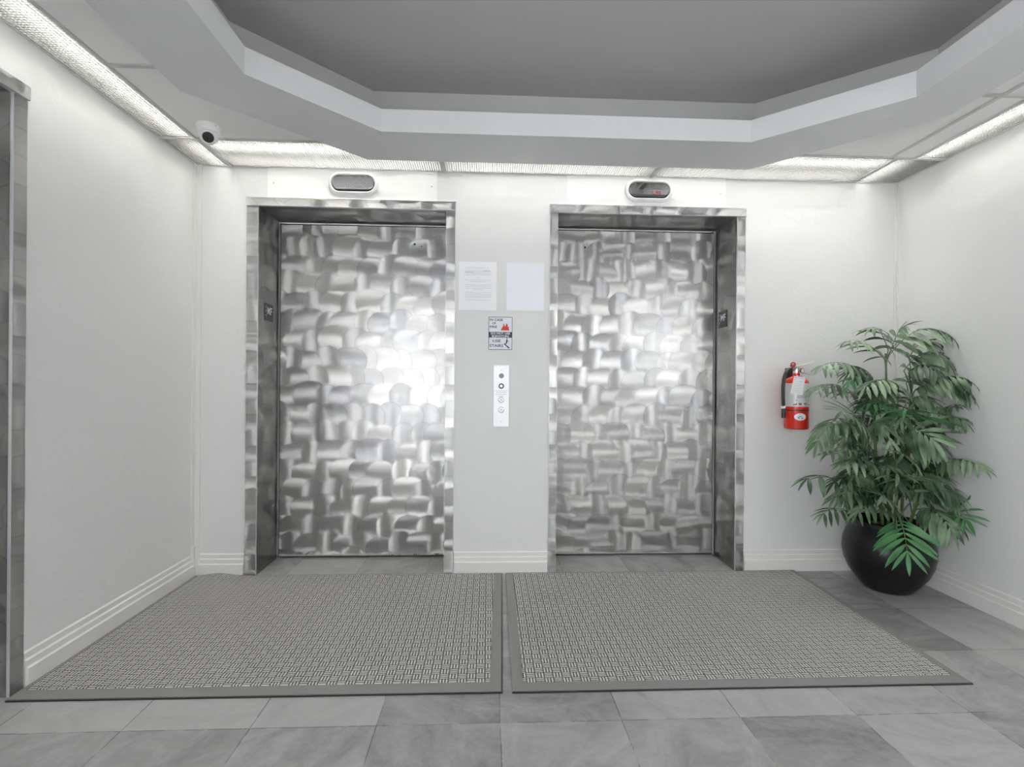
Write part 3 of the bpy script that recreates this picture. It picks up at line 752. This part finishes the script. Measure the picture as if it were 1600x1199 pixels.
for q_ in range(1, 7):
    for k in range(n):
        a = 2*math.pi*k/n; f_ = q_/6; aa = math.radians(-12)+.032*f_*math.cos(a)/r; z = .921+.0205*f_*math.sin(a)
        vs.append((ex+(r+.0010)*math.sin(aa), ey_-(r+.0010)*math.cos(aa), z))
ov.add(vs, [tuple(range(n))]+[(q_*n+k, q_*n+(k+1) % n, (q_+1)*n+(k+1) % n, (q_+1)*n+k) for q_ in range(5) for k in range(n)])
os_ = obj('oval_sticker', ov, M['signwhite'], t, smooth=True)
mk = MB()
for z0, z1, a0, a1 in ((.932, .9345, -14, -11), (.912, .918, -22, -17), (.911, .917, -7, -1), (.922, .925, -19, -5), (.918, .921, -24, -20)):
    g_ = wrap(z0, z1, a0, a1, r+.0014, 4); mk.add(g_.v, g_.f)
obj('sticker_print', mk, M['blackprint'], os_, weld=False)
obj('strap', MB().lathe([(r, 0), (r+.002, 0), (r+.002, .007), (r, .007)], (ex, ey_, .954), (0, 0, 1), 48), M['black'], t, smooth=True)
obj('wall_bracket', MB().box(ex-.016, ex+.016, ey_+r-.002, 0, .92, 1.20).box(ex-.012, ex+.012, ey_+.0, -.004, 1.196, 1.202), M['black'], t, weld=False)
vz = 1.168
vb = MB().lathe([(.016, 0), (.016, .014), (.012, .018), (.012, .036), (.009, .040)], (ex, ey_, vz), (0, 0, 1), 24)
vb.tube([(ex, ey_, vz+.022), (ex-.034, ey_-.004, vz+.026)], .009, 12)
obj('valve', vb, M['chrome'], t, smooth=True)
gz = vz+.016
ga = obj('pressure_gauge', MB().lathe([(.013, 0), (.0145, .002), (.0145, .009), (.012, .010), (.012, .008), (0, .008)], (ex+.016, ey_-.020, gz), (.25, -1, 0), 24), plain('gauge_red_metal', (.25, .05, .05), .3, .5), t, smooth=True)
obj('gauge_dial', MB().lathe([(.011, 0), (.0, .0005)], (ex+.016+.0022, ey_-.0292, gz), (.25, -1, 0), 20), M['signwhite'], ga)
def lever(p, q, w0, w1, th):
    p, q = Vector(p), Vector(q); d = (q-p).normalized(); s = Vector((0, 1, 0)); n_ = d.cross(s).normalized()
    mb = MB(); vs = []
    for P_, ww in ((p, w0), (q, w1)):
        for a, b in ((-1, -1), (1, -1), (1, 1), (-1, 1)): vs.append(P_+s*a*ww/2+n_*b*th/2)
    return mb.add(vs, [(0, 1, 2, 3), (7, 6, 5, 4), (0, 4, 5, 1), (1, 5, 6, 2), (2, 6, 7, 3), (3, 7, 4, 0)])
obj('squeeze_lever', lever((ex-.016, ey_, vz+.040), (ex+.092, ey_-.012, vz+.066), .022, .016, .004), M['white'], t, bevel=.001)
obj('carry_handle', lever((ex+.010, ey_, vz+.012), (ex+.102, ey_-.006, vz-.012), .022, .016, .003), M['satin'], t, bevel=.0008)
pin = MB(); pin.tube([(ex-.030+.013*math.cos(a), ey_-.016, vz+.050+.013*math.sin(a)) for a in [i*math.pi/8 for i in range(17)]], .0035, 8)
pin.lathe([(.0125, 0), (.0125, .012), (.009, .016)], (ex-.030, ey_-.010, vz+.038), (0, 0, 1), 16)
obj('pull_pin', pin, plain('amber_red_plastic', (.42, .03, .02), .3), t, smooth=True)
hp = [(ex-.034, ey_-.004, vz+.026), (ex-.056, ey_-.010, vz+.020), (ex-.076, ey_-.018, vz-.002), (ex-.088, ey_-.022, vz-.036), (ex-.092, ey_-.022, vz-.085), (ex-.089, ey_-.018, vz-.135), (ex-.083, ey_-.012, vz-.190)]
def smooth_path(pts, n=6):
    pts = [Vector(p) for p in pts]; out = []
    for i in range(len(pts)-1):
        a, b, c, d = pts[max(i-1, 0)], pts[i], pts[i+1], pts[min(i+2, len(pts)-1)]
        for k in range(n):
            u = k/n; out.append(.5*((2*b)+(c-a)*u+(2*a-5*b+4*c-d)*u*u+(3*b-a-3*c+d)*u**3))
    return out+[pts[-1]]
hs = obj('hose', MB().tube(smooth_path(hp), .0095, 12), M['rubber'], t, smooth=True)
obj('hose_collar', MB().lathe([(.011, 0), (.0135, .002), (.0135, .013), (.010, .015)], (ex-.083, ey_-.012, vz-.202), (0, 0, 1), 20), M['white'], hs, smooth=True)
obj('nozzle', MB().lathe([(.006, 0), (.0115, 0), (.0105, .05), (.009, .062)], (ex-.082, ey_-.012, .912), (0, 0, 1), 20), M['black'], hs, smooth=True)
# inspection tag
tq = [(ex-.058, ey_-r-.010, 1.152), (ex+.006, ey_-r-.012, 1.146), (ex-.010, ey_-r-.008, 1.046), (ex-.076, ey_-r-.006, 1.058)]
tg = obj('inspection_tag', MB().add([Vector(v) for v in tq]+[Vector(v)+Vector((0, .0008, 0)) for v in tq], [(0, 1, 2, 3), (7, 6, 5, 4), (0, 4, 5, 1), (1, 5, 6, 2), (2, 6, 7, 3), (3, 7, 4, 0)]), M['paper'], t)
mk = MB(); A_, B2, C2, D2 = [Vector(v)+Vector((0, -.0006, 0)) for v in tq]
for v, u0_, u1_, th in ((.08, .08, .3, .03), (.09, .4, .9, .012), (.2, .08, .2, .02), (.27, .45, .85, .012), (.4, .1, .8, .008), (.5, .1, .85, .008), (.6, .1, .8, .008), (.7, .1, .85, .008), (.8, .06, .95, .012), (.9, .1, .9, .012)):
    def Q(u, v): return (A_*(1-u)+B2*u)*(1-v)+(D2*(1-u)+C2*u)*v
    mk.add([Q(u0_, v), Q(u1_, v), Q(u1_, v+th), Q(u0_, v+th)], [(0, 1, 2, 3)])
obj('tag_print', mk, M['ink'], tg, weld=False)
e = MB().tube([(ex+.008, ey_-.03, 1.172), (ex-.026, ey_-r-.010, 1.149)], .001, 6); obj('tag_string', e, M['white'], tg)

# ================================================================== POTTED PALM
PC = Vector((2.178, -.285, 0))
t = thing('potted_palm', PC, 'tall artificial parlour palm in a round black pot in the right corner', 'potted plant')
prof = [(0, 0), (.105, 0), (.118, .006), (.150, .045), (.188, .095), (.212, .150), (.221, .205), (.217, .255), (.200, .305), (.180, .340), (.172, .356), (.174, .368), (.168, .373), (.160, .370), (.157, .355), (.165, .30)]
prof = [(a*.97, b) for a, b in prof]
obj('pot', MB().lathe(prof, PC, (0, 0, 1), 72), M['pot'], t, smooth=True)
obj('soil', MB().lathe([(.158, .325), (.10, .338), (0, .345)], PC, (0, 0, 1), 40), M['soil'], t, smooth=True)
rp = random.Random(21)
stems = []
for k, (bx, by, tx_, ty_, tz_) in enumerate(((-.05, -.03, -.10, -.01, 1.10), (.02, .02, .02, .05, 1.28), (.06, -.02, .10, -.04, 1.12), (-.02, -.06, -.02, -.12, .85), (.05, -.07, .11, -.14, .72), (-.08, -.02, -.16, -.06, .70), (0, 0, .05, 0, 1.0))):
    a = PC+Vector((bx, by, .33)); b = PC+Vector((tx_, ty_, tz_)); mid = (a+b)/2+Vector((rp.uniform(-.02, .02), rp.uniform(-.02, .02), 0))
    pts = [a*(1-u)**2+mid*2*u*(1-u)+b*u*u for u in [i/14 for i in range(15)]]
    stems.append(pts)
    obj('stem', MB().tube(pts, [.0085-.004*i/14 for i in range(15)], 8), M['stem'], t, smooth=True)

def clampv(v):
    return Vector((min(v.x, XR-.012), min(v.y, -.012), max(v.z, .01)))
def leaflet(mb, p, d, nrm, L, W, droop):
    d = d.normalized(); s = d.cross(nrm).normalized(); nrm = s.cross(d).normalized()
    prof_ = [(0, .12), (.12, .55), (.3, .92), (.5, 1.0), (.7, .82), (.87, .45), (1.0, .02)]
    vs = []; pos = Vector(p); last = 0; dd = d.copy()
    for u, wv in prof_:
        pos = pos+dd*(u-last)*L; last = u
        dd = (dd+Vector((0, 0, -1))*droop*.22).normalized()
        w2 = W*wv/2
        vs += [clampv(pos-s*w2+nrm*w2*.30), clampv(pos), clampv(pos+s*w2+nrm*w2*.30)]
    fs = []
    for i in range(len(prof_)-1):
        a = i*3; fs += [(a, a+1, a+4, a+3), (a+1, a+2, a+5, a+4)]
    mb.add(vs, fs)
def frond(bp, tp, L, n, arch, mode, mat, rr):
    bp, tp = Vector(bp), Vector(tp)
    mid = (bp+tp)/2+Vector((0, 0, arch*1.6))
    def Bz(u): return bp*(1-u)**2+mid*2*u*(1-u)+tp*u*u
    mb = MB()
    # petiole from the nearest stem
    best = min((p for st in stems for p in st[3:]), key=lambda p: (p-(bp-Vector((0, 0, .10)))).length)
    m2 = (best+bp)/2+Vector((0, 0, .03))
    pts = [best*(1-u)**2+m2*2*u*(1-u)+bp*u*u for u in [i/6 for i in range(6)]]+[Bz(i/10) for i in range(11)]
    pts = [clampv(p) for p in pts]
    mb.tube(pts, [.0035-.0026*i/(len(pts)-1) for i in range(len(pts))], 5)
    toc = (CAM_LOC-(bp+tp)/2).normalized()
    n = max(3, int(round(n*.9)))
    for i in range(n):
        u = .06+.90*i/max(1, n-1)
        p = Bz(u); tan = (Bz(min(1, u+.03))-Bz(u-.03)).normalized()
        if mode: nr = (toc*.8+Vector((0, 0, .55))+Vector((rr.uniform(-.15, .15), 0, 0))).normalized()
        else: nr = (Vector((0, 0, 1))+toc*.35).normalized()
        sd = tan.cross(nr)
        if sd.length < .1: sd = Vector((1, 0, 0))
        sd.normalize(); nn = sd.cross(tan)
        for sg in (-1, 1):
            fw = (.30+.95*u*u) if mode else (.42+.7*u)
            d = sd*sg+tan*fw+Vector((0, 0, -1))*(.08 if mode else .26)+Vector((rr.uniform(-.12, .12), rr.uniform(-.12, .12), rr.uniform(-.12, .12)))
            l = 1.2*L*(.78+.42*math.sin(math.pi*min(1, u*.9+.1)))*rr.uniform(.88, 1.1)*1.12
            leaflet(mb, p, d, (nn if nn.z > -.2 else -nn), l, l*rr.uniform(.17, .215)*(.82 if mode else 1), (.3 if mode else .6)*rr.uniform(.6, 1.3))
    tan = (Bz(1)-Bz(.95)).normalized()
    leaflet(mb, Bz(1), tan+Vector((0, 0, -.1)), Vector((0, 0, 1)) if not mode else toc, L*1.05, L*.19, .6)
    o = obj('frond', mb, mat, t, smooth=True, weld=False)
    return o
FRONDS=[(2.097, -0.47, 0.422, 2.026, -0.6, 0.296, 0.105, 8, 0.02, 1, 1),
(2.241, -0.42, 0.461, 2.263, -0.58, 0.4, 0.1, 9, 0.05, 0, 0),
(2.362, -0.45, 0.448, 2.353, -0.56, 0.451, 0.095, 6, 0.02, 1, 1),
(2.219, -0.4, 0.544, 2.319, -0.56, 0.545, 0.09, 9, 0.07, 0, 0),
(2.25, -0.42, 0.641, 2.045, -0.55, 0.761, 0.11, 7, 0.03, 1, 0),
(2.34, -0.38, 0.681, 2.358, -0.62, 0.725, 0.085, 9, 0.04, 0, 0),
(2.112, -0.45, 0.541, 1.992, -0.58, 0.669, 0.13, 6, 0.03, 1, 0),
(2.135, -0.42, 0.389, 1.919, -0.58, 0.563, 0.11, 7, 0.04, 1, 0),
(2.075, -0.38, 0.647, 1.782, -0.5, 0.716, 0.09, 8, 0.05, 0, 0),
(2.095, -0.3, 0.668, 1.777, -0.4, 0.757, 0.09, 9, 0.04, 0, 0),
(1.812, -0.36, 0.61, 1.643, -0.42, 0.621, 0.09, 3, 0.02, 0, 0),
(1.947, -0.32, 0.411, 1.752, -0.38, 0.427, 0.07, 7, 0.04, 0, 0),
(1.997, -0.38, 0.869, 1.753, -0.52, 0.969, 0.1, 8, 0.03, 1, 0),
(1.893, -0.34, 0.919, 1.695, -0.42, 0.806, 0.09, 8, 0.06, 0, 0),
(1.978, -0.3, 1.048, 1.706, -0.4, 1.095, 0.09, 8, 0.04, 0, 0),
(2.049, -0.28, 1.159, 1.739, -0.38, 1.202, 0.085, 9, 0.05, 0, 0),
(2.172, -0.26, 1.245, 1.897, -0.36, 1.339, 0.08, 8, 0.04, 0, 0),
(2.209, -0.24, 1.296, 2.068, -0.3, 1.415, 0.08, 7, 0.05, 0, 0),
(2.224, -0.24, 1.296, 2.247, -0.3, 1.424, 0.08, 7, 0.03, 0, 0),
(2.208, -0.26, 1.28, 2.401, -0.4, 1.375, 0.095, 10, 0.09, 0, 0),
(2.265, -0.28, 1.182, 2.384, -0.42, 1.226, 0.09, 10, 0.09, 0, 0),
(2.27, -0.36, 1.085, 2.4, -0.52, 1.068, 0.095, 9, 0.06, 0, 0),
(2.273, -0.34, 1.071, 2.405, -0.5, 1.139, 0.09, 9, 0.05, 0, 0),
(2.356, -0.36, 0.895, 2.4, -0.5, 0.926, 0.075, 7, 0.04, 0, 0),
(2.363, -0.36, 0.936, 2.378, -0.48, 1.009, 0.07, 6, 0.02, 0, 0),
(2.175, -0.4, 0.891, 2.052, -0.54, 0.984, 0.14, 8, 0.02, 1, 1),
(2.172, -0.36, 1.098, 1.9, -0.48, 1.09, 0.09, 8, 0.05, 0, 0),
(2.111, -0.42, 0.859, 2.189, -0.55, 0.84, 0.12, 8, 0.04, 1, 0),
(1.975, -0.4, 0.857, 2.019, -0.5, 0.815, 0.09, 4, 0.1, 0, 0),
(2.034, -0.3, 1.124, 1.912, -0.36, 1.13, 0.08, 5, 0.03, 0, 1),
(2.274, -0.34, 1.017, 2.024, -0.44, 1.124, 0.09, 7, 0.04, 0, 0),
(2.31, -0.26, 1.253, 2.371, -0.34, 1.332, 0.09, 7, 0.05, 0, 0),
(2.049, -0.34, 0.838, 1.729, -0.44, 0.886, 0.09, 8, 0.05, 0, 0),
(2.23, -0.36, 0.752, 2.296, -0.46, 0.798, 0.1, 7, 0.05, 0, 0),
(2.037, -0.34, 0.518, 1.778, -0.44, 0.527, 0.08, 8, 0.04, 0, 0),
(2.096, -0.28, 0.568, 1.826, -0.36, 0.59, 0.09, 8, 0.05, 0, 0),
(2.32, -0.34, 0.476, 2.405, -0.44, 0.552, 0.09, 7, 0.05, 0, 0),
(2.304, -0.4, 0.396, 2.333, -0.54, 0.42, 0.09, 7, 0.04, 0, 0),
(2.102, -0.4, 0.464, 1.85, -0.5, 0.463, 0.08, 7, 0.05, 0, 0),
(2.066, -0.3, 0.73, 1.88, -0.38, 0.795, 0.09, 7, 0.04, 0, 0),
(2.213, -0.38, 0.802, 2.241, -0.46, 0.785, 0.1, 6, 0.03, 0, 0),
(2.177, -0.32, 0.974, 2.001, -0.4, 1.017, 0.09, 6, 0.03, 0, 1),
(2.215, -0.38, 0.587, 2.281, -0.5, 0.635, 0.1, 8, 0.05, 0, 0)]

for (x0, y0, z0, x1, y1, z1, L, n, ar, mo, mt) in FRONDS:
    frond((x0, y0, z0), (x1, y1, z1), L, n, ar, mo, M['leafb'] if mt else M['leaf'], rp)
for k in range(34):
    z = (.52+.68*(k/24)) if k < 24 else .46+.02*(k-24); a = (k*2.4 if k < 24 else 2.2+.22*(k-24))+rp.uniform(-.3, .3); rr_ = .10+.04*rp.random()
    le = rp.uniform(.14, .22)*(1.0 if z < 1.0 else .8)
    dx, dy = math.cos(a), math.sin(a)
    b = PC+Vector((dx*rr_*.8, dy*rr_*.6-.02, z)); e = b+Vector((dx*le*.8, dy*le*.55-.03, rp.uniform(-.04, .06)))
    e.x = min(e.x, 2.36); e.y = min(e.y, -.08)
    frond(b, e, .085, 7, .045, 0, M['leafd'] if k % 3 else M['leaf'], rp)
